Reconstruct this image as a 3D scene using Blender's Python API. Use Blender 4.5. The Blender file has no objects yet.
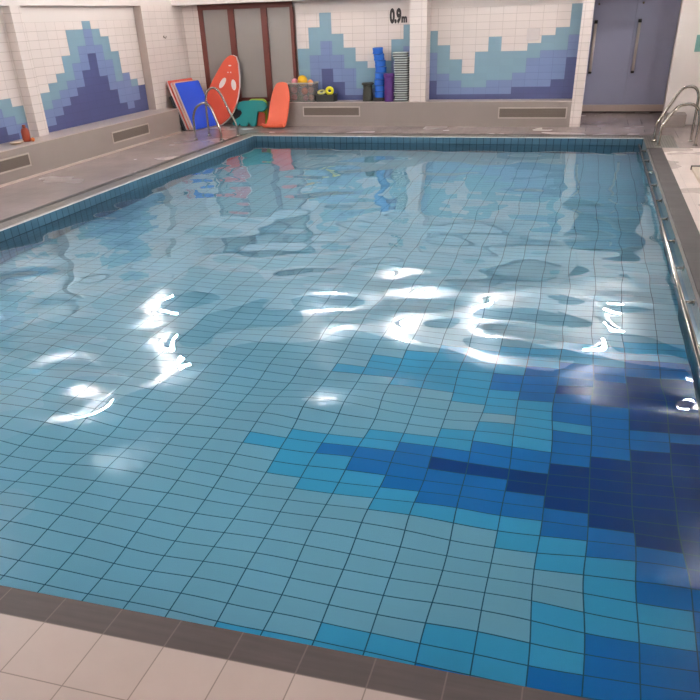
import bpy, bmesh, math, random
import numpy as np
from mathutils import Vector, Matrix
random.seed(4)
S = bpy.context.scene
COL = S.collection

# ------------------------------------------------------------------ numbers
Y0, Y1, XR, XL = 1.8315, 14.633, 1.009, -6.2975      # pool opening at deck level
YB, YF, XLF, HL = 16.5136, 16.09, -8.10, 0.456       # back wall, far ledge front, left ledge front, ledge height
XW = -8.65                                           # left wall recess plane
ZW, ZD = -0.12, -0.90                                # water level, pool floor
ZC = 4.30                                            # ceiling ring
FA, FB, FX, FY = 0.2525, 0.1295, -0.466, 3.452       # pool floor tile grid

def lin(c):
    if isinstance(c, str):
        c = tuple(int(c[i:i+2], 16) / 255 for i in (0, 2, 4))
    return tuple(((x / 12.92) if x <= 0.04045 else ((x + 0.055) / 1.055) ** 2.4) for x in c) + (1.0,)

# ------------------------------------------------------------------ materials
def new_mat(name):
    m = bpy.data.materials.new(name); m.use_nodes = True
    nt = m.node_tree; nt.nodes.clear()
    out = nt.nodes.new('ShaderNodeOutputMaterial')
    b = nt.nodes.new('ShaderNodeBsdfPrincipled')
    nt.links.new(b.outputs[0], out.inputs[0])
    return m, nt, b

def plain(name, col, rough=0.5, metal=0.0, noise=0.0, nscale=6.0, bump=0.0, spec=0.5):
    m, nt, b = new_mat(name)
    c = lin(col)
    b.inputs['Base Color'].default_value = c
    b.inputs['Roughness'].default_value = rough
    b.inputs['Metallic'].default_value = metal
    b.inputs['Specular IOR Level'].default_value = spec
    if noise or bump:
        tc = nt.nodes.new('ShaderNodeTexCoord')
        n = nt.nodes.new('ShaderNodeTexNoise'); n.inputs['Scale'].default_value = nscale
        n.inputs['Detail'].default_value = 4
        nt.links.new(tc.outputs['Object'], n.inputs['Vector'])
        if noise:
            r = nt.nodes.new('ShaderNodeMapRange')
            r.inputs[3].default_value = 1 - noise; r.inputs[4].default_value = 1 + noise
            nt.links.new(n.outputs[0], r.inputs[0])
            v = nt.nodes.new('ShaderNodeVectorMath'); v.operation = 'SCALE'
            v.inputs[0].default_value = c[:3]
            nt.links.new(r.outputs[0], v.inputs['Scale'])
            nt.links.new(v.outputs[0], b.inputs['Base Color'])
        if bump:
            bp = nt.nodes.new('ShaderNodeBump'); bp.inputs['Strength'].default_value = bump
            bp.inputs['Distance'].default_value = 0.01
            nt.links.new(n.outputs[0], bp.inputs['Height'])
            nt.links.new(bp.outputs[0], b.inputs['Normal'])
    return m

def tiled(name, col, grout, axes, pitch, off, line=0.006, rough=0.25, var=0.05, stain=0.0, sscale=1.5,
          rnoise=0.0, streak=None, spec=0.5, line_var=0.0):
    """ceramic tiles: cells of size pitch on two object axes, grout lines between, each tile slightly different"""
    m, nt, b = new_mat(name)
    N, L = nt.nodes, nt.links
    def math_(op, a, bb=None, c=None):
        n = N.new('ShaderNodeMath'); n.operation = op
        for i, v in enumerate((a, bb, c)):
            if v is None: continue
            if isinstance(v, (int, float)): n.inputs[i].default_value = v
            else: L.new(v, n.inputs[i])
        return n.outputs[0]
    tc = N.new('ShaderNodeTexCoord'); sp = N.new('ShaderNodeSeparateXYZ')
    L.new(tc.outputs['Object'], sp.inputs[0])
    ids, masks = [], []
    for ax, p, o in zip(axes, pitch, off):
        u = math_('DIVIDE', math_('SUBTRACT', sp.outputs['XYZ'.index(ax)], o), p)
        fl = math_('FLOOR', u); fr = math_('SUBTRACT', u, fl)
        d = math_('MINIMUM', fr, math_('SUBTRACT', 1.0, fr))       # distance to the joint, in pitches
        masks.append(math_('LESS_THAN', math_('MULTIPLY', d, p), line / 2))
        ids.append(fl)
    g = math_('MAXIMUM', masks[0], masks[1])
    cx = N.new('ShaderNodeCombineXYZ'); L.new(ids[0], cx.inputs[0]); L.new(ids[1], cx.inputs[1])
    wn = N.new('ShaderNodeTexWhiteNoise'); wn.noise_dimensions = '3D'; L.new(cx.outputs[0], wn.inputs['Vector'])
    k = math_('MULTIPLY_ADD', wn.outputs['Value'], 2 * var, 1 - var)
    if stain:
        n = N.new('ShaderNodeTexNoise'); n.inputs['Scale'].default_value = sscale; n.inputs['Detail'].default_value = 5
        n.inputs['Roughness'].default_value = 0.6
        L.new(tc.outputs['Object'], n.inputs['Vector'])
        mr = N.new('ShaderNodeMapRange'); mr.inputs[1].default_value = 0.25; mr.inputs[2].default_value = 0.75
        mr.inputs[3].default_value = 1 - stain; mr.inputs[4].default_value = 1 + stain * 0.4
        L.new(n.outputs[0], mr.inputs[0]); k = math_('MULTIPLY', k, mr.outputs[0])
        if rnoise:
            mr2 = N.new('ShaderNodeMapRange'); mr2.inputs[1].default_value = 0.2; mr2.inputs[2].default_value = 0.8
            mr2.inputs[3].default_value = max(0.05, rough - rnoise); mr2.inputs[4].default_value = rough + rnoise
            n2 = N.new('ShaderNodeTexNoise'); n2.inputs['Scale'].default_value = sscale * 1.3
            L.new(tc.outputs['Object'], n2.inputs['Vector']); L.new(n2.outputs[0], mr2.inputs[0])
            L.new(mr2.outputs[0], b.inputs['Roughness'])
    if streak:
        mp = N.new('ShaderNodeMapping'); mp.inputs['Scale'].default_value = streak
        L.new(tc.outputs['Object'], mp.inputs[0])
        n = N.new('ShaderNodeTexNoise'); n.inputs['Scale'].default_value = 1.0; n.inputs['Detail'].default_value = 4
        L.new(mp.outputs[0], n.inputs['Vector'])
        k = math_('MULTIPLY', k, math_('MULTIPLY_ADD', n.outputs[0], 0.7, 0.65))
    v = N.new('ShaderNodeVectorMath'); v.operation = 'SCALE'; v.inputs[0].default_value = lin(col)[:3]
    L.new(k, v.inputs['Scale'])
    mx = N.new('ShaderNodeMix'); mx.data_type = 'RGBA'
    L.new(g, mx.inputs['Factor']); L.new(v.outputs[0], mx.inputs['A']); mx.inputs['B'].default_value = lin(grout)
    L.new(mx.outputs['Result'], b.inputs['Base Color'])
    if not (stain and rnoise): b.inputs['Roughness'].default_value = rough
    b.inputs['Specular IOR Level'].default_value = spec
    return m

def emit(name, col, strength):
    m, nt, b = new_mat(name)
    b.inputs['Base Color'].default_value = lin(col)
    b.inputs['Emission Color'].default_value = lin(col)
    b.inputs['Emission Strength'].default_value = strength
    return m

# ------------------------------------------------------------------ mesh helpers
class MB:
    """collects shapes; build() links them as ONE mesh object"""
    def __init__(s): s.bm = bmesh.new(); s.mi = 0
    def mat(s, i): s.mi = i; return s
    def face(s, pts, mi=None, smooth=False):
        f = s.bm.faces.new([s.bm.verts.new(p) for p in pts]); f.material_index = s.mi if mi is None else mi; f.smooth = smooth
        return f
    def box(s, lo, hi, M=None):
        (a, b, c), (d, e, f) = lo, hi
        v = [Vector(p) for p in ((a,b,c),(d,b,c),(d,e,c),(a,e,c),(a,b,f),(d,b,f),(d,e,f),(a,e,f))]
        if M: v = [M @ p for p in v]
        v = [s.bm.verts.new(p) for p in v]
        for q in ((0,3,2,1),(4,5,6,7),(0,1,5,4),(1,2,6,5),(2,3,7,6),(3,0,4,7)):
            fc = s.bm.faces.new([v[i] for i in q]); fc.material_index = s.mi
        return s
    def prism(s, outline, t, M, mi_side=None):
        """outline in the local x-z plane extruded from y=0 to y=t, then M"""
        lo = [s.bm.verts.new(M @ Vector((x, 0, z))) for x, z in outline]
        hi = [s.bm.verts.new(M @ Vector((x, t, z))) for x, z in outline]
        n = len(lo)
        f = s.bm.faces.new(lo); f.material_index = s.mi
        f = s.bm.faces.new(hi[::-1]); f.material_index = s.mi
        for i in range(n):
            f = s.bm.faces.new((lo[i], hi[i], hi[(i+1) % n], lo[(i+1) % n])); f.material_index = s.mi if mi_side is None else mi_side
        return s
    def lathe(s, prof, c=(0,0,0), seg=24, M=None, sx=1.0, sy=1.0):
        rings = []
        for r, z in prof:
            ring = []
            for k in range(seg):
                a = 2 * math.pi * k / seg
                p = Vector((c[0] + sx * r * math.cos(a), c[1] + sy * r * math.sin(a), c[2] + z))
                ring.append(s.bm.verts.new(M @ p if M else p))
            rings.append(ring)
        for a, b in zip(rings, rings[1:]):
            for k in range(seg):
                f = s.bm.faces.new((a[k], a[(k+1) % seg], b[(k+1) % seg], b[k])); f.smooth = True; f.material_index = s.mi
        for r in (rings[0][::-1], rings[-1]):
            if prof[0][0] > 1e-4 or True:
                try:
                    f = s.bm.faces.new(r); f.material_index = s.mi
                except ValueError: pass
        return s
    def tube(s, pts, r, seg=12):
        pts = [Vector(p) for p in pts]; rings = []; up = None
        for i, p in enumerate(pts):
            t = (pts[min(i+1, len(pts)-1)] - pts[max(i-1, 0)]).normalized()
            if up is None:
                up = Vector((0, 0, 1)) if abs(t.z) < 0.9 else Vector((0, 1, 0))
            x = t.cross(up).normalized(); up = x.cross(t).normalized()
            rings.append([s.bm.verts.new(p + r * (math.cos(2*math.pi*k/seg) * x + math.sin(2*math.pi*k/seg) * up)) for k in range(seg)])
        for a, b in zip(rings, rings[1:]):
            for k in range(seg):
                f = s.bm.faces.new((a[k], a[(k+1) % seg], b[(k+1) % seg], b[k])); f.smooth = True; f.material_index = s.mi
        for rr in (rings[0][::-1], rings[-1]):
            f = s.bm.faces.new(rr); f.material_index = s.mi
        return s
    def ball(s, c, r, sz=1.0, seg=20):
        prof = [(max(1e-4, r * math.sin(math.pi * k / 12)), -r * sz * math.cos(math.pi * k / 12)) for k in range(13)]
        return s.lathe(prof, c, seg)
    def build(s, name, mats, parent=None, bevel=0.0, seg=2):
        bmesh.ops.recalc_face_normals(s.bm, faces=s.bm.faces[:])
        me = bpy.data.meshes.new(name); s.bm.to_mesh(me); s.bm.free()
        for m in (mats if isinstance(mats, (list, tuple)) else [mats]): me.materials.append(m)
        o = bpy.data.objects.new(name, me); COL.objects.link(o)
        if parent: o.parent = parent
        if bevel:
            b = o.modifiers.new('bevel', 'BEVEL'); b.width = bevel; b.segments = seg; b.limit_method = 'ANGLE'; b.angle_limit = math.radians(40)
        return o

def tag(o, label=None, cat=None, group=None, kind=None):
    if label: o['label'] = label
    if cat: o['category'] = cat
    if group: o['group'] = group
    if kind: o['kind'] = kind
    return o
def empty(name, loc=(0,0,0), rz=0.0):
    o = bpy.data.objects.new(name, None); COL.objects.link(o); o.location = loc; o.rotation_euler = (0, 0, rz)
    o.empty_display_size = 0.1
    return o
def struct(mb, name, mats, label=None, cat='room', bevel=0.0, parent=None):
    o = mb.build(name, mats, parent, bevel)
    if parent is None: tag(o, label, cat, kind='structure')
    return o
def copy_tree(o, parent=None):
    c = o.copy(); COL.objects.link(c)
    if parent: c.parent = parent
    for ch in list(o.children): copy_tree(ch, c)
    return c
def smooth_path(pts, n=10):
    """Catmull-Rom through the points"""
    P = [Vector(p) for p in pts]; P = [2*P[0]-P[1]] + P + [2*P[-1]-P[-2]]; out = []
    for i in range(1, len(P)-2):
        a, b, c, d = P[i-1:i+3]
        for k in range(n):
            t = k / n
            out.append(0.5*((2*b) + (c-a)*t + (2*a-5*b+4*c-d)*t*t + (3*b-a-3*c+d)*t**3))
    out.append(P[-2]); return out

# ------------------------------------------------------------------ materials used
DECKP = 0.2608
m_deck = tiled('deck_tiles', 'aa9890', '7e6f67', 'XY', (DECKP, DECKP), (-1.7997, 1.6876 - 4*DECKP), 0.005, 0.34, 0.03, 0.08, 2.2, 0.10, line_var=0)
m_deckfar = tiled('wet_deck_tiles', 'a69590', '8f7f78', 'XY', (DECKP, DECKP), (-1.7997, 1.6876), 0.004, 0.24, 0.03, 0.16, 0.8, 0.10)
m_coping = tiled('dark_coping_tiles', '473b38', '5e504b', 'XY', (DECKP, 0.2), (-1.7997, 1.6876), 0.006, 0.55, 0.07, 0.12, 6, streak=(3, 45, 1))
m_rcoping = tiled('right_coping_tiles', '4c4441', '5c524e', 'XY', (0.5, DECKP), (0.8, 1.6876), 0.005, 0.6, 0.04, 0.10, 3, 0.05, spec=0.2)
m_deckr = tiled('right_deck_tiles', 'dccac0', 'b9a89e', 'XY', (DECKP, DECKP), (-1.7997, 1.6876), 0.004, 0.3, 0.03, 0.12, 0.8, 0.10)
m_edge_r = plain('right_edge_joint', '4d4642', 0.5)
m_lip = plain('pale_nosing', 'dedad4', 0.22)
m_gutter = tiled('gutter_mosaic', '7d7468', '524b45', 'XY', (0.05, 0.05), (0, 0), 0.010, 0.35, 0.10)
m_slot = plain('dark_joint', '3d3532', 0.6)
m_grate = tiled('gutter_grate', '6f6a60', '4c4640', 'XY', (0.04, 0.4), (0, 0), 0.012, 0.4, 0.08)
WPX, WPZ, WOX, WOZ = 0.25, 0.125, -2.991, 0.4216
def wall_tile(name, col, axes, ox, pitch=0.25, grout=None, **k):
    return tiled(name, col, grout or 'b3a197', axes, (pitch, WPZ), (ox, WOZ), 0.006, 0.28, 0.025, **k)
LY, LP = 11.46, 3.35/13
WHT, TL, BL, NV = 'd8cac2', '7c9aa8', '7585ac', '4e547f'
m_ww = wall_tile('white_wall_tiles', WHT, 'XZ', WOX); m_wt = wall_tile('pale_teal_wall_tiles', TL, 'XZ', WOX, grout='7b99a3')
m_wb = wall_tile('blue_wall_tiles', BL, 'XZ', WOX, grout='616f96'); m_wn = wall_tile('navy_wall_tiles', NV, 'XZ', WOX, grout='494e76')
m_lw = wall_tile('white_wall_tiles_left', WHT, 'YZ', LY, LP); m_lt = wall_tile('pale_teal_wall_tiles_left', TL, 'YZ', LY, LP, grout='7b99a3')
m_lb = wall_tile('blue_wall_tiles_left', BL, 'YZ', LY, LP, grout='616f96'); m_ln = wall_tile('navy_wall_tiles_left', NV, 'YZ', LY, LP, grout='494e76')
m_paint = plain('cream_paint', 'd8ccc4', 0.6, noise=0.015, nscale=2)
m_up = plain('upper_wall_dimmed', 'a39c97', 0.65)  # upper walls darkened in colour to weaken their bright reflection in the water
m_ceil = plain('ceiling_white', 'dedad6', 0.7)
m_ceil2 = plain('ceiling_grey_panels', '3f4448', 0.7)
m_ledge = plain('ledge_render', '93867f', 0.45, noise=0.05, nscale=3)
m_ledget = plain('ledge_top_tiles', 'bcaba2', 0.35, noise=0.05, nscale=4)
m_skirt = plain('pale_cove_tiles', 'c2ada2', 0.35)
GR = '265a70'
def ftile(n, c): return tiled(n, c, GR, 'XY', (FA, FB), (FX, FY), 0.0068, 0.5, 0.03, spec=0.04)
m_f = [ftile('pool_tiles_pale', '7db6cc'), ftile('pool_tiles_teal', '44a8d2'), ftile('pool_tiles_blue', '1e78c0'), ftile('pool_tiles_navy', '0c4184')]
m_pw_y = tiled('pool_wall_tiles_side', '46697c', '263f4c', 'YZ', (0.125, 0.125), (0, -0.12), 0.010, 0.4, 0.06, spec=0.15)
m_pw_x = tiled('pool_wall_tiles_end', '46697c', '263f4c', 'XZ', (0.125, 0.125), (0, -0.12), 0.012, 0.4, 0.06, spec=0.15)
m_steel = plain('brushed_steel', 'ada59b', 0.18, 1.0)
m_dark = plain('dark_rubber', '2c2826', 0.6)
m_wood = plain('reddish_wood', '6a3026', 0.4, noise=0.15, nscale=8)
m_frost = plain('frosted_glass', '968d86', 0.32)
m_door = plain('door_blue', 'a3a5c0', 0.45, noise=0.03, nscale=2)
m_hand = plain('handle_satin', 'ddd2ca', 0.35, 0.2)
m_ventf = plain('vent_frame', 'b6a69b', 0.5)
m_ventg = plain('vent_grille', '6f6259', 0.6)

# ------------------------------------------------------------------ deck
DL, DR, DN, DF = -8.75, 2.8, -1.6, 19.0
SL = XL - 0.04; SG = XL - 0.27; SD = XL - 0.36      # left edge: lip, mosaic, dark slot
FL_, FG, FD = Y1 + 0.06, Y1 + 0.36, Y1 + 0.43        # far edge
T = -1.3
d = MB()
YN = 1.6876
d.mat(0).box((DL, DN, T), (DR, YN, 0))                                # near deck
d.mat(8).box((XR + 0.235, YN, T), (DR, 13.64, 0))                            # right deck
d.mat(1).box((DL, YN, T), (SD, DF, 0))                                # left deck
d.box((SD, FD, T), (DR, DF, 0))                                       # far deck
d.box((1.50, 13.64, T), (DR, FD, 0))
d.mat(2).box((SD, YN, T), (XR + 0.235, Y0, 0.0))                      # dark coping near
d.mat(3).box((XR + 0.03, Y0, T), (XR + 0.235, 13.64, 0.0))            # right coping
d.mat(9).box((XR, Y0, T), (XR + 0.03, 13.64, -0.012))
d.mat(4).box((SL, Y0, T), (XL, FL_, 0.004)); d.box((XL, Y1, T), (XR, FL_, 0.004))   # pale nosing
d.mat(5).box((SG, Y0, T), (SL, FG, -0.004)); d.box((SL, FL_, T), (0.95, FG, -0.004))
d.mat(6).box((SD, Y0, T), (SG, FD, -0.002)); d.box((SG, FG, T), (0.95, FD, -0.002))
d.mat(7).box((0.95, FL_, T), (1.50, FD, -0.002)); d.box((XR, 13.64, T), (1.50, FL_, -0.002))
struct(d, 'floor', [m_deck, m_deckfar, m_coping, m_rcoping, m_lip, m_gutter, m_slot, m_grate, m_deckr, m_edge_r],
       'beige tiled pool deck with a dark coping strip around the water', 'floor')

# ------------------------------------------------------------------ pool basin
PAT = {-6: [(5, 1), (4, 0)], -5: [(14, 1), (13, 0), (6, 1), (2, 0)],
 -4: [(16, 1), (13, 0), (6, 1), (5, 2), (4, 1), (1, 0), (-8, 1)],
 -3: [(17, 1), (12, 0), (7, 1), (5, 2), (3, 1), (1, 0), (-8, 1)],
 -2: [(18, 1), (12, 0), (7, 1), (6, 2), (2, 1), (0, 0), (-7, 1)],
 -1: [(18, 1), (11, 0), (8, 1), (6, 2), (5, 3), (4, 2), (1, 1), (0, 0), (-7, 1)],
 0: [(19, 1), (15, 2), (13, 1), (10, 0), (9, 1), (7, 2), (5, 3), (4, 2), (1, 1), (0, 0), (-6, 1), (-8, 2)],
 1: [(19, 1), (16, 2), (12, 1), (7, 2), (5, 3), (3, 2), (1, 1), (-1, 0), (-6, 1), (-8, 2)],
 2: [(20, 1), (17, 2), (14, 3), (13, 2), (10, 1), (9, 2), (6, 3), (2, 2), (0, 1), (-2, 0), (-4, 1), (-7, 2)],
 3: [(20, 1), (17, 2), (15, 3), (12, 2), (7, 3), (1, 2), (-1, 1), (-5, 2)],
 4: [(21, 1), (18, 2), (16, 3), (10, 2), (8, 3), (0, 2), (-3, 1), (-5, 2)],
 5: [(21, 1), (18, 2), (16, 3), (10, 2), (9, 3), (-2, 2)]}
def fcol(c, r):
    m = 0
    for top, k in PAT.get(c, []):
        if r < top: m = k
    return m
p = MB()
i0, i1 = math.floor((XL - FX) / FA), math.ceil((XR - FX) / FA)
j0, j1 = math.floor((Y0 - FY) / FB), math.ceil((Y1 - FY) / FB)
for i in range(i0, i1):
    for j in range(j0, j1):
        xa, xb = max(XL, FX + i*FA), min(XR, FX + (i+1)*FA); ya, yb = max(Y0, FY + j*FB), min(Y1, FY + (j+1)*FB)
        p.face([(xa, ya, ZD), (xb, ya, ZD), (xb, yb, ZD), (xa, yb, ZD)], fcol(i, j))
e = 0.002
p.face([(XL+e, Y0, ZD), (XL+e, Y1, ZD), (XL+e, Y1, -0.005), (XL+e, Y0, -0.005)], 4)
p.face([(XR-e, Y0, ZD), (XR-e, Y1, ZD), (XR-e, Y1, -0.13), (XR-e, Y0, -0.13)], 4)
p.face([(XR-e, Y0, -.13), (XR-e, Y1, -.13), (XR-e, Y1, -0.012), (XR-e, Y0, -0.012)], 6)
p.face([(XL, Y1-e, ZD), (XR, Y1-e, ZD), (XR, Y1-e, -0.005), (XL, Y1-e, -0.005)], 5)
p.face([(XL, Y0+e, ZD), (XR, Y0+e, ZD), (XR, Y0+e, -0.005), (XL, Y0+e, -0.005)], 5)
struct(p, 'pool_basin', m_f + [m_pw_y, m_pw_x, tiled('pool_wall_tiles_grey', '66747a', '454e52', 'YZ', (0.125, 0.125), (0, -0.12), 0.008, 0.35, 0.05)], 'sunken pool basin lined with pale, teal, blue and navy tiles', 'swimming pool')

# ------------------------------------------------------------------ water
mw = bpy.data.materials.new('pool_water'); mw.use_nodes = True
nt = mw.node_tree; nt.nodes.clear()
o_ = nt.nodes.new('ShaderNodeOutputMaterial'); g_ = nt.nodes.new('ShaderNodeBsdfGlass')
g_.inputs['IOR'].default_value = 1.333; g_.inputs['Roughness'].default_value = 0.0
g_.inputs['Color'].default_value = (0.945, 0.985, 1.0, 1)
nt.links.new(g_.outputs[0], o_.inputs[0])
rs = np.random.RandomState(3)
nx, ny = 300, 520
xs = np.linspace(XL + 0.001, XR - 0.001, nx); ys = np.linspace(Y0 + 0.001, Y1 - 0.001, ny)
X, Y = np.meshgrid(xs, ys)
Z = np.zeros_like(X)
for lam, n, slope in ((2.4, 6, 0.016), (1.2, 8, 0.023), (0.66, 10, 0.021), (0.4, 10, 0.005)):
    for k in range(n):
        l = lam * rs.uniform(0.75, 1.3); a = rs.uniform(0, 2*np.pi); ph = rs.uniform(0, 2*np.pi)
        kk = 2*np.pi/l; amp = slope / kk * math.sqrt(2.0 / n)
        Z += amp * np.sin(kk * (X*np.cos(a) + Y*np.sin(a)) + ph)
calm = np.clip((Y1 + 0.5 - Y) / 5.0, 0.25, 1.0)
Z = ZW + Z * calm
verts = np.stack([X.ravel(), Y.ravel(), Z.ravel()], 1)
idx = np.arange(nx*ny).reshape(ny, nx)
faces = np.stack([idx[:-1, :-1].ravel(), idx[:-1, 1:].ravel(), idx[1:, 1:].ravel(), idx[1:, :-1].ravel()], 1)
me = bpy.data.meshes.new('pool_water'); me.from_pydata(verts.tolist(), [], faces.tolist()); me.materials.append(mw)
me.polygons.foreach_set('use_smooth', [True] * len(me.polygons))
wo = bpy.data.objects.new('pool_water', me); COL.objects.link(wo)
tag(wo, 'clear gently rippling water filling the swimming pool', 'water', kind='stuff')

# ------------------------------------------------------------------ walls
def cells(mb, ax, plane, u0, cols, widths, rows_top, T_, B_, N_):
    """mural: columns of tile rows; 0 white 1 teal 2 blue 3 navy"""
    zt = [WOZ + WPZ*r for r in range(rows_top + 1)]; zt[0] = 0.44
    u = u0
    for c, w in zip(range(cols), widths):
        for r in range(rows_top):
            m = 3 if r < N_[c] else 2 if r < B_[c] else 1 if r < T_[c] else 0
            if ax == 'x': pts = [(u, plane, zt[r]), (u+w, plane, zt[r]), (u+w, plane, zt[r+1]), (u, plane, zt[r+1])]
            else: pts = [(plane, u, zt[r]), (plane, u+w, zt[r]), (plane, u+w, zt[r+1]), (plane, u, zt[r+1])]
            mb.face(pts, m)
        u += w
ZT = WOZ + WPZ*13
ZBH = 2.27                                            # underside of the bulkheads
w = MB()
cells(w, 'x', YB, -5.94, 10, [.255] + [.25]*8 + [.205], 13,
      [8, 11, 13, 10, 8, 6, 5, 6, 9, 11], [3, 7, 9, 7, 5, 2, 2, 3, 6, 8], [1, 1, 5, 3, 1, 1, 1, 1, 3, 5])
cells(w, 'x', YB, -3.14, 12, [.149] + [.25]*10 + [.211], 13,
      [10, 8, 6, 4, 7, 9, 7, 7, 8, 9, 10, 14], [7, 4, 3, 2, 2, 3, 3, 4, 6, 7, 7, 9], [3, 1, 1, 1, 1, 1, 1, 2, 2, 2, 3, 6])
w.mat(4)
w.box((-5.94, YB, ZT), (-0.28, YB + .1, ZC)); w.box((-5.94, YB + .005, 0), (-0.28, YB + .1, ZT))
w.mat(0); w.box((-8.60, YB, 0), (-8.12, YB + .1, ZC))            # tiled strip left of the window
w.mat(4); w.box((-8.12, YB, 2.30), (-5.94, YB + .1, ZC)); w.box((1.42, YB, 0), (DR, YB + .15, ZC))
w.box((-8.12, YB + .09, 0), (-5.94, YB + .12, 2.30))
w.box((-0.28, YB, 2.45), (1.42, YB + .15, ZC))
w.box((-0.28, YB, 0), (-0.12, YB + 0.1, 2.45))                    # jambs and door recess
w.box((-0.25, YB + 0.1, 0), (-0.12, 18.5, 2.6)); w.box((1.72, YB + .15, 0), (1.82, 18.5, 2.6)); w.box((-0.25, YB+.15, 2.5), (1.82, 18.6, 2.6))
w.box((-0.25, 18.52, 2.35), (1.82, 18.62, 2.6)); w.box((1.565, 18.44, 0), (1.72, 18.62, 2.5))
w.mat(5).box((-0.12, 18.44, 0.025), (1.565, 18.60, 0.15))         # tiled threshold under the doors
w.mat(6).box((-0.12, 18.47, 0.0), (1.565, 18.60, 0.025))
w.mat(4)
w.box((DL, YF, ZBH), (-0.08, YB, 2.8)); w.mat(7).box((DL, YF, 2.8), (-0.08, YB, ZC)); w.box((-0.08, YB - .01, 2.8), (DR, YB, ZC)); w.mat(4)                             # bulkhead above the far ledge
w.mat(0); w.box((-3.47, YF + .02, HL), (-3.14, YB, ZBH)); w.box((-0.29, YF, 0), (-0.09, YB, ZBH))
m_thr = plain('threshold_tiles', 'c7b3a7', 0.35)
struct(w, 'wall_back', [m_ww, m_wt, m_wb, m_wn, m_paint, m_thr, m_slot, m_up],
       'white tiled back wall with stepped blue mural panels and two pillars', 'wall')
w = MB()
cells(w, 'y', XW, LY, 13, [LP]*13, 13, [5, 6, 7, 9, 12, 12, 13, 12, 11, 9, 6, 5, 4], [3, 4, 5, 6, 8, 10, 12, 10, 8, 5, 6, 4, 4],
      [1, 2, 3, 4, 5, 7, 9, 6, 4, 2, 1, 2, 4])
w.mat(0)
w.box((DL, 14.81, 0), (XW + .17, YB, ZBH)); w.box((DL, 11.0, 0.44), (XW + .15, 11.25, ZBH))
w.face([(XW, 11.25, .44), (XW, LY, .44), (XW, LY, ZT), (XW, 11.25, ZT)])
# the mural bay nearer the camera rises again towards a peak of its own
cells(w, 'y', XW, 11.0 - 12*LP - .03, 12, [LP]*12, 13, [5, 6, 8, 9, 11, 12, 11, 9, 7, 6, 5, 4], [3, 4, 5, 7, 8, 10, 8, 7, 5, 4, 3, 2],
      [1, 2, 3, 4, 5, 7, 6, 4, 3, 2, 1, 0])
w.mat(4).face([(XW, -1.6, 0), (XW, 11.0 - 12*LP - .03, 0), (XW, 11.0 - 12*LP - .03, ZC), (XW, -1.6, ZC)])
w.box((DL, 7.8, ZT), (XW + .002, 14.81, ZBH + .01)); w.box((DL, -1.6, 0), (XW - .004, 14.9, ZC))
w.box((DL, -1.6, ZBH), (XW + .15, YB, 2.8)); w.mat(5).box((DL, -1.6, 2.8), (XW + .15, YB, ZC))
w.mat(0)
struct(w, 'wall_left', [m_lw, m_lt, m_lb, m_ln, m_paint, m_up], 'white tiled left wall with a stepped blue mountain mural and pilasters', 'wall')
w = MB().box((DR, DN, 0), (DR + .1, YB + .15, ZC)); struct(w, 'wall_right', plain('taupe_paint', '8d8580', .6), 'plain taupe wall on the right side of the hall', 'wall')
w = MB().box((DL, DN - .1, 0), (DR + .1, DN, ZC)); struct(w, 'wall_front', m_paint, 'plain cream wall behind the near deck', 'wall')
c = MB().box((DL, DN - .1, ZC), (DR + .1, YB + .2, ZC + .1))
struct(c, 'ceiling', [m_ceil2], 'dark grey ceiling high above the pool', 'ceiling')

# ledges
l = MB()
l.mat(0).box((DL + .1, DN, 0), (XLF, 15.03, HL - .012)); l.mat(1).box((DL + .1, DN, HL - .012), (XLF + .004, 15.03, HL))
l.mat(2).box((XLF, DN, 0), (XLF + .02, 15.03, .03))
struct(l, 'trim_1', [m_ledge, m_ledget, m_skirt], 'low grey rendered ledge running along the left wall', 'ledge')
l = MB()
l.mat(0).box((-6.13, YF, 0), (-0.29, YB, HL - .012)); l.mat(1).box((-6.13, YF - .004, HL - .012), (-0.29, YB, HL))
struct(l, 'trim_2', [m_ledge, m_ledget], 'low grey rendered ledge running along the back wall', 'ledge')
l = MB().box((1.44, 16.12, 0), (1.80, YB, .215))
struct(l, 'trim_3', m_ledge, 'short low grey block at the foot of the wall right of the doors', 'ledge')

# vents
def vent(u0, u1, z0, z1, side, label):
    t = empty('air_vent', ((u0+u1)/2, YF, z0) if side == 'x' else (XLF, (u0+u1)/2, z0))
    tag(t, label, 'vent', 'grilles set in the ledges')
    W = (u1-u0)/2; H = z1-z0
    M = Matrix.Identity(4) if side == 'x' else Matrix.Rotation(math.radians(90), 4, 'Z')
    f = MB(); b = .022
    f.box((-W, -.012, 0), (W, .0, b), M).box((-W, -.012, H-b), (W, .0, H), M).box((-W, -.012, b), (-W+b, .0, H-b), M).box((W-b, -.012, b), (W, .0, H-b), M)
    f.build('frame', m_ventf, t)
    g = MB().box((-W+b, -.003, b), (W-b, -.001, H-b), M)
    n = 6
    for k in range(n):
        z = b + (k + .5) * (H-2*b)/n; g.box((-W+b, -.009, z-.003), (W-b, -.003, z+.003), M)
    g.build('grille', m_ventg, t)
vent(-5.75, -4.50, .185, .375, 'x', 'long grille in the back ledge below the toy crate and pool toys')
vent(-1.67, -0.36, .150, .350, 'x', 'long grille in the back ledge below the blue wave mural')
vent(12.45, 13.75, .145, .335, 'y', 'long grille in the left ledge below the mountain mural')
vent(8.83, 10.13, .165, .355, 'y', 'long grille in the left ledge at the left edge of the picture')

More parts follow.
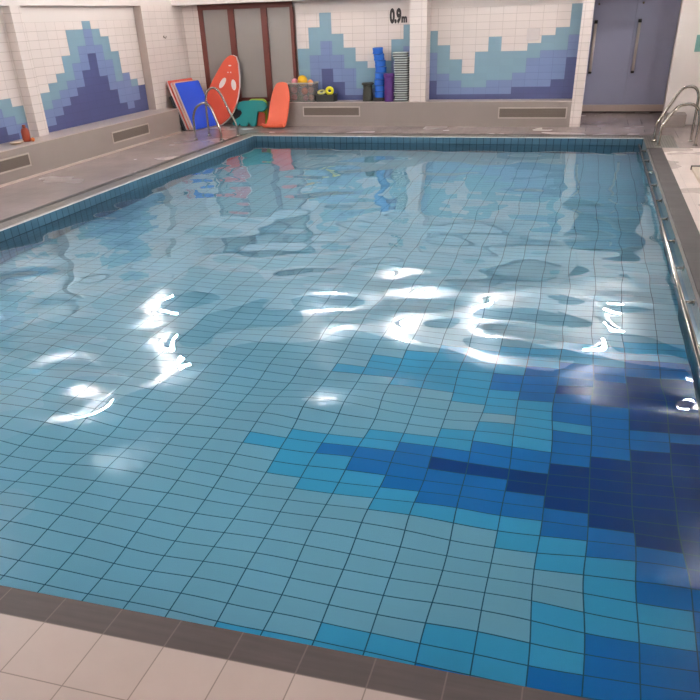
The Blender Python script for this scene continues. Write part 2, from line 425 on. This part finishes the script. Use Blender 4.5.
# window
wd = struct(MB().box((-8.10, YB - .06, 2.17), (-6.00, YB + .02, 2.265)), 'window_1', m_wood, 'wood-framed frosted glass window wall in the far left corner', 'window')
MB().box((-8.10, YB - .05, .02), (-8.00, YB + .02, 2.17)).box((-6.05, YB - .05, .02), (-5.985, YB + .02, 2.17)).box((-8.0, YB - .05, .44), (-6.05, YB+.02, .52)).build('window_frame', m_wood, wd)
for a in (-7.36, -6.62): MB().box((a - .065, YB - .055, .52), (a + .065, YB + .02, 2.17)).build('mullion', m_wood, wd)
for a, b in ((-8.0, -7.425), (-7.295, -6.685), (-6.555, -6.05)):
    MB().box((a, YB - .01, .52), (b, YB + .01, 2.17)).box((a, YB - .014, .93), (b, YB - .01, .955)).build('pane', m_frost, wd)
MB().box((-8.0, YB - .02, 0), (-6.05, YB+.02, .44)).build('lower_panel', m_frost, wd)

# doors
for n, (a, b, hx, lab) in enumerate(((-0.115, 0.735, -0.03, 'left leaf of the blue double doors, partly behind the white pillar'),
                                   (0.738, 1.56, 0.83, 'right leaf of the blue double doors with a tall pale pull handle'))):
    dr = struct(MB().box((a, 18.50, 0.15), (b, 18.55, 2.35)), 'door_%d' % (n+1), m_door, lab, 'door', bevel=.004)
    h = MB().tube([(hx, 18.42, .80), (hx, 18.42, 1.68)], .03).build('door_handle', m_hand, dr)
    MB().tube([(hx, 18.42, .76), (hx, 18.42, .80)], .033).tube([(hx, 18.42, 1.68), (hx, 18.42, 1.74)], .033).tube([(hx, 18.42, .82), (hx, 18.50, .82)], .014).tube([(hx, 18.42, 1.66), (hx, 18.50, 1.66)], .014).build('handle_bracket', m_dark, h)
    MB().lathe([(.001, 0), (.022, 0), (.022, .012), (.001, .012)], (0, 0, 0), 12, Matrix.Translation((hx + .02, 18.50, 2.02)) @ Matrix.Rotation(math.radians(90), 4, 'X')).build('lock', m_steel, dr)

# wall things
s = MB().box((-1.27, YB - .02, 1.47), (-1.03, YB, 1.67)).build('wall_plate', plain('plate_white', 'cbbfba', .4), bevel=.02)
tag(s, 'small pale square plate on the white tiles above the wave mural', 'wall plate')
s = MB().box((1.76, YB - .02, 1.22), (2.02, YB, 1.49)).build('wall_sign', plain('sign_green', '6f9b93', .4), bevel=.004)
tag(s, 'green wall sign at the right edge of the picture', 'sign')
s = MB().tube([(XW + .172, 15.55, 1.72), (XW + .21, 15.55, 1.70), (XW + .23, 15.55, 1.74)], .008).lathe([(.001, 0), (.02, 0), (.02, .006), (.001, .006)], (0, 0, 0), 12, Matrix.Translation((XW + .17, 15.55, 1.73)) @ Matrix.Rotation(math.radians(90), 4, 'Y')).build('wall_hook', m_steel)
tag(s, 'small metal hook on the white tiles above the leaning mats', 'hook')

# depth marking 0.9m on the wall
def txt(body, x, z, size, name, sx, parent):
    cu = bpy.data.curves.new(name, 'FONT'); cu.body = body; cu.size = size; cu.extrude = .002; cu.offset = size * .06
    o = bpy.data.objects.new(name, cu); COL.objects.link(o)
    dg = bpy.context.evaluated_depsgraph_get(); me = bpy.data.meshes.new_from_object(o.evaluated_get(dg))
    bpy.data.objects.remove(o); me.materials.clear(); me.materials.append(plain('sign_black', '2d2320', .5))
    for v in me.vertices: v.co.x *= sx
    r = bpy.data.objects.new(name, me); COL.objects.link(r); r.rotation_euler = (math.radians(90), 0, 0); r.location = (x, YB - .006, z)
    r.parent = parent
    return r
t = tag(empty('depth_marking', (-3.96, YB, 1.84)), 'black depth marking reading 0.9m high on the back wall', 'depth marking')
for nm, bd, x, z, sz, sx in (('numerals', '0.9', 0, 0, .32, .58), ('unit_letter', 'm', .232, 0, .19, .78)):
    txt(bd, x, z, sz, nm, sx, t).location = (x, -.004, z)

# ------------------------------------------------------------------ ladders and rails
m_s = m_steel
def grab(name, pts, r, label, group=None, feet=True):
    o = empty(name, pts[0]); P0 = Vector(pts[0])
    pth = [p - P0 for p in smooth_path(pts, 8)]
    MB().tube(pth, r, 14).build('rail', m_s, o)
    if feet:
        for q in (pts[0], pts[-1]):
            if q[2] > -.05:
                MB().lathe([(r, .03), (r*1.9, .012), (r*2.2, 0.0)], Vector(q) - P0 - Vector((0,0,q[2])) , 20).build('base_collar', m_s, o)
    tag(o, label, 'grab rail', group)
    return o
R_ = .021
grab('grab_rail', [(-7.25, 14.0, 0), (-7.25, 14.0, .25), (-7.24, 14.0, .42), (-7.16, 14.0, .57), (-7.03, 14.0, .645), (-6.93, 14.0, .635), (-6.85, 14.0, .56), (-6.78, 14.0, .38), (-6.71, 14.0, .18), (-6.70, 14.0, .0)], R_,
     'low steel hoop rail on the left deck, in front of the blue mats')
grab('grab_rail', [(-7.25, 14.6, 0), (-7.25, 14.6, .35), (-7.24, 14.6, .62), (-7.19, 14.6, .78), (-7.09, 14.6, .855), (-6.99, 14.6, .84), (-6.89, 14.6, .73), (-6.76, 14.6, .45), (-6.64, 14.6, .22), (-6.62, 14.6, .0)], R_,
     'taller steel hoop rail at the left far corner, in front of the red float')
grab('grab_rail', [(1.735, 14.35, 0), (1.735, 14.35, .3), (1.73, 14.35, .6), (1.71, 14.35, .73), (1.65, 14.35, .81), (1.55, 14.35, .825), (1.45, 14.35, .78), (1.36, 14.35, .64), (1.25, 14.35, .44), (1.165, 14.35, .28), (1.155, 14.35, .15), (1.155, 14.35, .0)], R_,
     'taller steel hoop rail at the right far corner, farther from the camera')
grab('grab_rail', [(1.76, 13.9, 0), (1.76, 13.9, .3), (1.74, 13.9, .45), (1.70, 13.9, .55), (1.61, 13.9, .61), (1.50, 13.9, .61), (1.40, 13.9, .575), (1.30, 13.9, .44), (1.21, 13.9, .28), (1.20, 13.9, .14), (1.20, 13.9, .0)], R_,
     'lower steel hoop rail at the right far corner, nearer the camera')
RX = XR - .085
o = empty('pool_handrail', (RX, 2.2, -.05)); 
MB().tube([(0, 0, 0), (0, 12.1, 0)], .019, 14).build('rail', m_s, o)
for k in range(14):
    y = 13.6 - .93*k - 2.2
    if y < .1: break
    MB().tube([(0, y, 0), (.04, y, .004), (.082, y, .004)], .013, 10).lathe([(.001, 0), (.026, 0), (.026, .008), (.001, .008)], (0,0,0), 14, Matrix.Translation((.082, y, .004)) @ Matrix.Rotation(math.radians(-90), 4, 'Y')).build('bracket', m_s, o)
tag(o, 'long steel handrail bracketed along the right side of the pool', 'handrail')

# ------------------------------------------------------------------ things in the far left corner
def frame(o, x, z):
    """matrix whose local x, y, z go along x, (normal), z"""
    x = Vector(x).normalized(); z = Vector(z); z = (z - z.dot(x)*x).normalized(); y = z.cross(x)
    M = Matrix((x, y, z)).transposed().to_4x4(); M.translation = Vector(o); return M
def rrect(w, h, r, n=5):
    out = []
    for cx, cy, a0 in ((w-r, r, -90), (w-r, h-r, 0), (r, h-r, 90), (r, r, 180)):
        for k in range(n+1):
            a = math.radians(a0 + 90*k/n); out.append((cx + r*math.cos(a), cy + r*math.sin(a)))
    return out
BLc, BRc = Vector((-7.905, 15.248, 0.0)), Vector((-7.745, 16.03, 0.0))
xd = (BRc - BLc).normalized(); zd = Vector((-8.25, 15.335, .88)) - BLc
zd = zd - zd.dot(xd)*xd; zl = zd.length
nb = Vector((-xd.y, xd.x, 0))                                       # horizontally towards the wall
mats_ = [('1850d4', 'blue foam mat, front one of the stack leaning on the left wall', .80, zl, 0, 0),
         ('e0a096', 'pinkish foam mat right behind the front blue mat', .80, zl + .015, -.02, .065),
         ('d85a48', 'red foam mat second from the back of the leaning stack', .82, zl+.05, -.05, .13),
         ('23242c', 'black mat at the back of the stack leaning on the left wall', .70, zl-.25, -.10, .185)]
m_edge = plain('foam_edge_pale', 'd9c2bf', .6)
for col, lab, W, H, dx, dy in mats_:
    b = MB(); M = frame(BLc + nb*dy + xd*dx + Vector((0, 0, .017)), xd, zd)
    b.prism(rrect(W, H, .03), .042, M, 1)
    oo = b.build('foam_mat', [plain('foam_' + col, col, .55, noise=.04), m_edge if col != '23242c' else m_dark], bevel=.004)
    tag(oo, lab, 'mat', 'foam mats leaning on the left wall')
# red float board
out = [(-7.296, 1.368), (-7.225, 1.34), (-7.180, 1.22), (-7.16, 0.975), (-7.165, 0.78), (-7.205, 0.594), (-7.260, .43), (-7.334, 0.301), (-7.440, .18), (-7.549, 0.102), (-7.63, .055), (-7.702, 0.041), (-7.80, .06), (-7.884, 0.122), (-7.96, .22), (-7.998, 0.342), (-8.025, .44), (-8.017, 0.54), (-7.96, .68), (-7.885, 0.793), (-7.77, .96), (-7.652, 1.114), (-7.54, 1.25), (-7.438, 1.334), (-7.36, 1.37)]
fb = empty('float_board', (-7.62, 16.10, 0)); tilt = Matrix.Rotation(math.radians(-11), 4, 'X')
Mf = Matrix.Translation((0.0, 0, -.03)) @ tilt
loc = [((x + 7.6) * .95 - .03, z/math.cos(math.radians(11))) for x, z in out]
m_red = plain('float_red', 'dc4f30', .45, noise=.04); m_wht = plain('float_white', 'e6d5cd', .5)
MB().prism(loc, .02, Mf).build('board_face', m_red, fb, bevel=.003)
big = [((x - .0) * 1.015 + .012, (z - .7) * 1.012 + .7) for x, z in loc]
MB().prism(big, .035, Mf @ Matrix.Translation((0, .02, 0))).build('board_core', m_wht, fb, bevel=.006)
def ell(cx, cz, a, b, rot, n=24):
    r = math.radians(rot)
    return [(cx + a*math.cos(t)*math.cos(r) - b*math.sin(t)*math.sin(r), cz + a*math.cos(t)*math.sin(r) + b*math.sin(t)*math.cos(r)) for t in [2*math.pi*k/n for k in range(n)]]
for cx, cz, a, b, r in ((.005, .87, .12, .052, 52), (.265, .83, .055, .105, 8)):
    MB().prism(ell(cx, cz, a, b, r), .006, Mf @ Matrix.Translation((0, -.004, 0))).build('oval_patch', m_wht, fb)
for cx, cz, w_ in ((.19, 1.20, .035), (.14, 1.07, .012), (.205, 1.07, .012)):
    MB().prism(ell(cx, cz, w_, .012, 0), .004, Mf @ Matrix.Translation((0, -.003, 0))).build('small_mark', m_wht, fb)
tag(fb, 'tall red pointed float board with white edge and two white ovals', 'float')
# teal foam float
out = [(-7.212, 0.451), (-7.12, .485), (-7.009, 0.488), (-6.89, .50), (-6.777, 0.495), (-6.66, .49), (-6.584, 0.449), (-6.55, 0.366), (-6.616, 0.297), (-6.70, .28), (-6.765, 0.283), (-6.79, .16), (-6.808, 0.03), (-6.846, 0.0), (-6.92, 0.0), (-6.955, .03), (-6.988, 0.082), (-7.01, .03), (-7.029, 0.001), (-7.164, 0.0), (-7.19, .04), (-7.21, .07), (-7.23, .02), (-7.29, 0.0), (-7.35, .03), (-7.336, 0.114), (-7.26, .15), (-7.195, 0.181), (-7.134, 0.255), (-7.17, .31), (-7.228, 0.312), (-7.26, .38)]
tl = [(x + 6.95, z*1.03) for x, z in out]
b = MB().prism(tl, .06, Matrix.Translation((-6.95, 15.98, 0.004)) @ Matrix.Rotation(math.radians(-14), 4, 'X'))
tag(b.build('foam_float', plain('foam_teal', '17908c', .5, noise=.05), bevel=.012), 'flat teal foam float with splayed limbs standing on the deck', 'float')
b = MB().prism(rrect(.44, .52, .1), .05, frame((-7.09, 16.22, 0.0), (1, .0, 0), (0, .22, 1)))
tag(b.build('foam_float', plain('foam_lime', 'a9c83f', .5), bevel=.01), 'lime green foam float standing behind the teal float', 'float')
b = MB().prism(rrect(.22, .27, .06), .05, frame((-6.87, 16.10, 0.0), (1, .0, 0), (0, .2, 1)))
tag(b.build('foam_float', plain('foam_orange_red', 'd2553a', .5), bevel=.01), 'small orange-red foam float between the teal float and orange mat', 'float')
b = MB().prism(rrect(.22, .32, .05), .03, frame((-7.46, 16.22, 0.0), (1, .0, 0), (0, .2, 1)))
tag(b.build('foam_float', plain('foam_black', '22211f', .6), bevel=.01), 'black foam slab behind the red board and teal float', 'float')
# orange curled mat
og = MB(); prof = [(15.96, .055), (15.925, .03), (15.90, .012), (15.905, .004)]
pts = [(-.02, .10), (-.06, .05), (-.09, .025), (-.115, .03), (-.125, .055), (-.11, .075)]
path = [(16.33, .82), (16.27, .66), (16.20, .5), (16.13, .35), (16.06, .22), (16.00, .12), (15.94, .06), (15.89, .035), (15.84, .045), (15.81, .08), (15.815, .125)]
vs = []
nW = 12
for k, (yy, zz) in enumerate(path):
    row = []
    t = k / (len(path)-1)
    wid = .215 + .02*t if k else .12
    if k == 1: wid = .195
    cxx = -6.26 - .09*t
    for i in range(nW + 1):
        u = i/nW*2 - 1
        dz = -.035*(1-u*u) if k >= len(path)-2 else (0.03*(1-u*u) if k == 0 else 0)
        row.append(og.bm.verts.new((cxx*.987 + wid*u, yy - .25, zz + dz)))
    vs.append(row)
for a, b in zip(vs, vs[1:]):
    for i in range(nW):
        f = og.bm.faces.new((a[i], a[i+1], b[i+1], b[i])); f.smooth = True
om = og.build('curled_mat', plain('foam_orange', 'e4603e', .5, noise=.03))
sm = om.modifiers.new('solid', 'SOLIDIFY'); sm.thickness = .035; sm.offset = 0
sb = om.modifiers.new('sub', 'SUBSURF'); sb.levels = 2; sb.render_levels = 2
tag(om, 'orange foam mat with curled bottom edge leaning beside the ledge', 'mat')

# ------------------------------------------------------------------ things on the far ledge
Z0 = HL
cr = empty('toy_crate', (-5.78, 16.27, Z0))
m_pl = bpy.data.materials.new('milky_plastic'); m_pl.use_nodes = True
nt = m_pl.node_tree; nt.nodes.clear(); N = nt.nodes
oo = N.new('ShaderNodeOutputMaterial'); mx = N.new('ShaderNodeMixShader'); tr = N.new('ShaderNodeBsdfTransparent'); pb = N.new('ShaderNodeBsdfPrincipled')
pb.inputs['Base Color'].default_value = lin('a0968f'); pb.inputs['Roughness'].default_value = .3; mx.inputs[0].default_value = .38
nt.links.new(tr.outputs[0], mx.inputs[1]); nt.links.new(pb.outputs[0], mx.inputs[2]); nt.links.new(mx.outputs[0], oo.inputs[0])
W, D, H, t_ = .285, .15, .36, .008
MB().box((-W, -D, 0), (W, -D+t_, H)).box((-W, D-t_, 0), (W, D, H)).box((-W, -D, 0), (-W+t_, D, H)).box((W-t_, -D, 0), (W, D, H)).box((-W, -D, 0), (W, D, t_)).build('body', m_pl, cr)
MB().box((-W-.012, -D-.012, H-.02), (W+.012, -D+.006, H+.005)).box((-W-.012, D-.006, H-.02), (W+.012, D+.012, H+.005)).box((-W-.012, -D, H-.02), (-W+.006, D, H+.005)).box((W-.006, -D, H-.02), (W+.012, D, H+.005)).build('rim', plain('crate_rim', 'b5a79d', .4), cr)
tag(cr, 'translucent grey crate full of coloured balls on the far ledge', 'crate')
balls = [(-.18, 0, .37, .07, 'e08a92', 'pink ball heaped at the left end of the crate', 'ball'), (.00, -.02, .39, .105, 'eab51e', 'yellow ball on top of the crate', 'ball'), (.155, .03, .35, .06, 'e8935a', 'orange ball beside the yellow ball on top of the crate', 'ball'),
         (-.19, -.05, .085, .065, 'b8454e', 'dark red ball showing through the lower left of the crate', 0), (-.18, -.05, .225, .065, 'c4606c', 'rose ball showing through the upper left of the crate', 0), (.05, -.06, .20, .068, 'dd5a2a', 'bright orange ball showing through the crate front', 0), (.19, -.06, .08, .06, 'b65a3c', 'rust ball at the lower right inside the crate', 0), (-.06, -.06, .075, .06, '5f6b4a', 'olive ball low in the middle of the crate', 0),
         (.19, -.06, .22, .065, 'a86a6a', 'dusty pink ball at the upper right inside the crate', 0), (-.065, -.04, .225, .055, '6c7288', 'grey-blue ball high in the middle of the crate', 0), (.065, -.06, .07, .055, 'a04a6a', 'purple-red ball at the bottom inside the crate', 0)]
for x, y, z, r, c_, lab, _ in balls:
    o = MB().ball((0, 0, 0), r).build('toy_ball', plain('ball_' + c_, c_, .4)); o.location = (-5.78 + x, 16.27 + y, Z0 + z)
    tag(o, lab, 'ball', 'balls in the toy crate')
# dark basket with yellow toys
bk = empty('toy_basket', (-5.27, 16.27, Z0))
m_blk = plain('basket_black', '34322d', .5)
b = MB(); b.box((-.20, -.12, 0), (.20, .12, .012)); b.box((-.20, -.12, 0), (.20, -.108, .13)).box((-.20, .108, 0), (.20, .12, .13)).box((-.20, -.12, 0), (-.188, .12, .13)).box((.188, -.12, 0), (.20, .12, .13)); b.build('body', m_blk, bk, bevel=.004)
MB().box((-.21, -.13, .12), (.21, -.115, .135)).box((-.21, .115, .12), (.21, .13, .135)).box((-.21, -.13, .12), (-.195, .13, .135)).box((.195, -.13, .12), (.21, .13, .135)).build('rim', plain('basket_rim', '45433c', .5), bk)
tag(bk, 'low black basket beside the crate on the far ledge', 'basket')
m_yel = plain('toy_yellow', 'e3d51f', .4)
def torus(name, R, r, M, mat, n=20, sc=1.0):
    b = MB(); pts = [M @ Vector((R*math.cos(2*math.pi*k/n), R*math.sin(2*math.pi*k/n)*sc, 0)) for k in range(n+1)]
    b.tube(pts, r, 10); return b.build(name, mat)
o = torus('toy_ring', .06, .03, Matrix.Translation((-5.19, 16.24, Z0 + .20)) @ Matrix.Rotation(math.radians(60), 4, 'X') @ Matrix.Rotation(math.radians(20), 4, 'Y'), m_yel)
tag(o, 'yellow ring toy sticking out of the black basket', 'toy')
o = torus('toy_ring', .07, .02, Matrix.Translation((-5.36, 16.21, Z0 + .18)) @ Matrix.Rotation(math.radians(20), 4, 'X'), plain('toy_pale_yellow', 'd9cf7a', .4))
tag(o, 'pale yellow ring lying at the left end of the black basket', 'toy')
o = MB().ball((0, 0, 0), .07).build('toy_ball', plain('toy_dark', '3c3430', .5)); o.location = (-5.30, 16.30, Z0 + .085); tag(o, 'dark ball in the black basket behind the yellow ring', 'ball')

# dark tub, blue blocks, purple tub, kickboards
def tub(name, x, y, z, r0, r1, h, mat, lab, cat, ribs=3, fl=.04):
    o = empty(name, (x, y, z))
    prof = [(r0, 0)]
    for k in range(1, ribs*2+1):
        t = k/(ribs*2+1); prof.append((r0 + (r1-r0)*t - (.006 if k % 2 else 0), h*.88*t))
    prof += [(r1, h*.88)]
    MB().lathe(prof, (0, 0, 0), 28).build('body', mat, o)
    MB().lathe([(r1, h*.86), (r1 + fl*.8, h*.9), (r1 + fl, h*.95), (r1 + fl*.5, h), (.01, h*.985)], (0, 0, 0), 28).build('lid', mat, o)
    return tag(o, lab, cat)
m_olv = plain('tub_olive', '3b3a30', .45); m_pur = plain('tub_purple', '5a2f78', .42); m_bl = plain('block_blue', '1d66c4', .45, noise=.05)
tub('storage_tub', -4.38, 16.29, Z0, .112, .09, .34, m_olv, 'dark olive ribbed tub with a flared lid beside the blue blocks', 'tub', 4)
tub('storage_tub', -3.905, 16.18, Z0, .095, .098, .51, m_pur, 'purple ribbed tub between the blue blocks and the kickboards', 'tub', 5, .012)
o = MB().box((-4.24, 16.17, Z0), (-4.02, 16.40, Z0 + .07)).build('block_base', m_dark, bevel=.008); tag(o, 'dark base block under the stack of blue blocks', 'block')
zz = Z0 + .07; offs = [0, .004, -.004, .006, .012, .004, -.02, -.045]
adj = ['lowest', 'second from the bottom', 'third from the bottom', 'fourth from the bottom', 'fourth from the top', 'third from the top', 'second from the top', 'topmost']
for k in range(8):
    h = .104
    b = MB(); b.lathe([(.118, 0), (.12, .01), (.112, .05), (.121, h-.012), (.118, h)], (0, 0, 0), 4 if False else 24, None, 1.0, .85)
    o = b.build('step_block', m_bl, bevel=0); o.location = (-4.11 + offs[k], 16.28, zz); o.rotation_euler = (0, math.radians([0, 1, -1, 1, 2, -2, -4, -3][k]), .2*k)
    tag(o, 'blue foam block, %s in the blue stack on the far ledge' % adj[k], 'foam block', 'blue foam blocks in one stack'); zz += h + .0085
kb = None; NK = 22; pit = (1.37 - Z0)/NK
m_kb = plain('kickboard_grey', 'c6cac6', .5); m_ks = plain('kickboard_dark', '3e4240', .55)
words = ['lowest', 'second', 'third', 'fourth', 'fifth', 'sixth', 'seventh', 'eighth', 'ninth', 'tenth', 'eleventh']
for k in range(NK):
    if kb is None:
        kb = empty('kickboard'); W = .145
        MB().prism([(x - W, z - .12) for x, z in rrect(2*W, .28, .05)], .016, Matrix.Rotation(math.radians(90), 4, 'X') @ Matrix.Translation((0, -.016, 0))).build('board', m_kb, kb, bevel=.004)
        MB().prism([(x - W + .012, z - .11) for x, z in rrect(2*W - .024, .26, .045)], .020, Matrix.Rotation(math.radians(90), 4, 'X') @ Matrix.Translation((0, -.036, 0))).build('pad', m_ks, kb)
        o = kb
    else: o = copy_tree(kb)
    o.location = (-3.655 + random.uniform(-.008, .008) - (.03 if k in (20, 21) else 0), 16.29 + random.uniform(-.01, .01), Z0 + .001 + pit*k); o.rotation_euler = (0, 0, random.uniform(-.06, .06))
    pos = (words[k] + ' from the bottom') if 0 < k < 11 else 'lowest' if k == 0 else ('topmost' if k == NK-1 else words[NK-1-k] + ' from the top')
    tag(o, 'grey kickboard with pale edge, %s in the stack by the pillar' % pos, 'kickboard', 'kickboards stacked by the pillar')

# bottle and dish on the left ledge
bt = empty('shampoo_bottle', (-8.36, 10.50, Z0))
m_or = plain('bottle_orange', 'a4472c', .35)
MB().lathe([(.055, 0), (.062, .01), (.062, .15), (.045, .185), (.022, .195)], (0, 0, 0), 24).build('body', m_or, bt)
MB().lathe([(.026, .19), (.026, .235), (.01, .24)], (0, 0, 0), 20).build('cap', plain('cap_rust', '8e3f2a', .4), bt)
tag(bt, 'orange-brown bottle standing on the left ledge by the pilaster', 'bottle')
o = MB().ball((0, 0, 0), .03).build('small_ball', plain('ball_orange', 'e07c3a', .5)); o.location = (-8.25, 10.50, Z0 + .03); tag(o, 'tiny orange ball at the foot of the bottle', 'ball')
o = MB().lathe([(.05, 0), (.11, .015), (.115, .03), (.10, .032), (.05, .012)], (0, 0, 0), 24, None, .7, 1.2).build('soap_dish', plain('dish_cream', 'c4aa90', .4)); o.location = (-8.36, 10.25, Z0); tag(o, 'small cream dish beside the bottle on the left ledge', 'dish')
# cream step tray at the right edge
o = empty('low_platform', (1.8, 11.1, 0))
MB().box((-.30, -.62, 0.0), (.30, .60, .045)).build('top', plain('platform_cream', 'cdbba6', .45), o, bevel=.006)
for y in (-.66, .60): MB().box((-.31, y, 0), (.31, y + .06, .055)).build('end_strip', m_dark, o, bevel=.004)
tag(o, 'low cream platform with dark ends on the right deck', 'platform')

# ------------------------------------------------------------------ lamps
m_lamp = emit('lamp_diffuser', 'fefcfc', 118.0)
m_lf = plain('lamp_frame', 'e6e2de', .4)
lp = None
ZL = 3.70
spots = [(-5.3, YF, 0, 'above the toy crate on the back wall'), (-3.35, YF, 0, 'above the white pillar of the back wall'), (-1.5, YF, 0, 'above the wave mural on the back wall'), (0.75, YF, 0, 'above the blue doors')]
for k, y in enumerate((13.6, 10.4, 6.6, 2.6)):
    spots.append((XW + .15, y, 90, ['nearest the far corner', 'second from the far end', 'third from the far end', 'nearest the near end'][k] + ' high on the left wall'))
for k, y in enumerate((13.4, 9.8, 6.2, 2.4)):
    spots.append((DR, y, -90, ['nearest the far corner', 'second from the far end', 'third from the far end', 'nearest the near end'][k] + ' high on the right wall'))
for x, wh in ((-5.2, 'left'), (-1.6, 'right')): spots.append((x, DN, 180, 'added high on the near wall to brighten the near deck, on its %s half' % wh))  # two unseen lamps added to keep the near deck bright
for x, y, rz, wh in spots:
    if lp is None:
        lp = empty('wall_light')
        MB().box((-.22, -.44, .02), (.22, -.32, .15)).build('diffuser', m_lamp, lp, bevel=.03)
        MB().box((-.29, -.47, 0), (.29, -.29, .018)).box((-.05, -.31, .05), (.05, -.06, .13)).box((-.12, -.07, .0), (.12, 0, .18)).build('bracket', m_lf, lp)
        o = lp
    else: o = copy_tree(lp)
    o.location = (x, y, ZL); o.rotation_euler = (0, 0, math.radians(rz)); tag(o, 'white wall light ' + wh, 'wall light', 'lights high on the walls around the pool')

# ------------------------------------------------------------------ world, camera
wd_ = bpy.data.worlds.new('world'); S.world = wd_; wd_.use_nodes = True
wd_.node_tree.nodes['Background'].inputs[0].default_value = (0.5, 0.5, 0.55, 1); wd_.node_tree.nodes['Background'].inputs[1].default_value = 0.0
cam = bpy.data.cameras.new('camera'); co = bpy.data.objects.new('camera', cam); COL.objects.link(co)
cam.sensor_width = 36; cam.lens = 36 * 732.49 / 700; cam.shift_y = 110.6/700; cam.clip_start = .05
Mc = Matrix(((0.96005041, -0.11922012, 0.25315957), (0.27810578, 0.50670558, -0.81603103), (-0.03099005, 0.85383606, 0.5196187))).to_4x4()
Mc.translation = Vector((0, 0, 1.9941)); co.matrix_world = Mc
S.camera = co
S.view_settings.view_transform = 'Standard'; S.view_settings.look = 'None'; S.view_settings.gamma = 1; S.view_settings.exposure = 2.42
S.view_settings.use_curve_mapping = False
cy = S.cycles
cy.use_denoising = True; cy.max_bounces = 14; cy.diffuse_bounces = 6; cy.glossy_bounces = 6; cy.transmission_bounces = 10; cy.transparent_max_bounces = 8
cy.caustics_reflective = True; cy.caustics_refractive = True; cy.blur_glossy = 1.0; cy.sample_clamp_indirect = 25.0
cy.use_light_tree = True
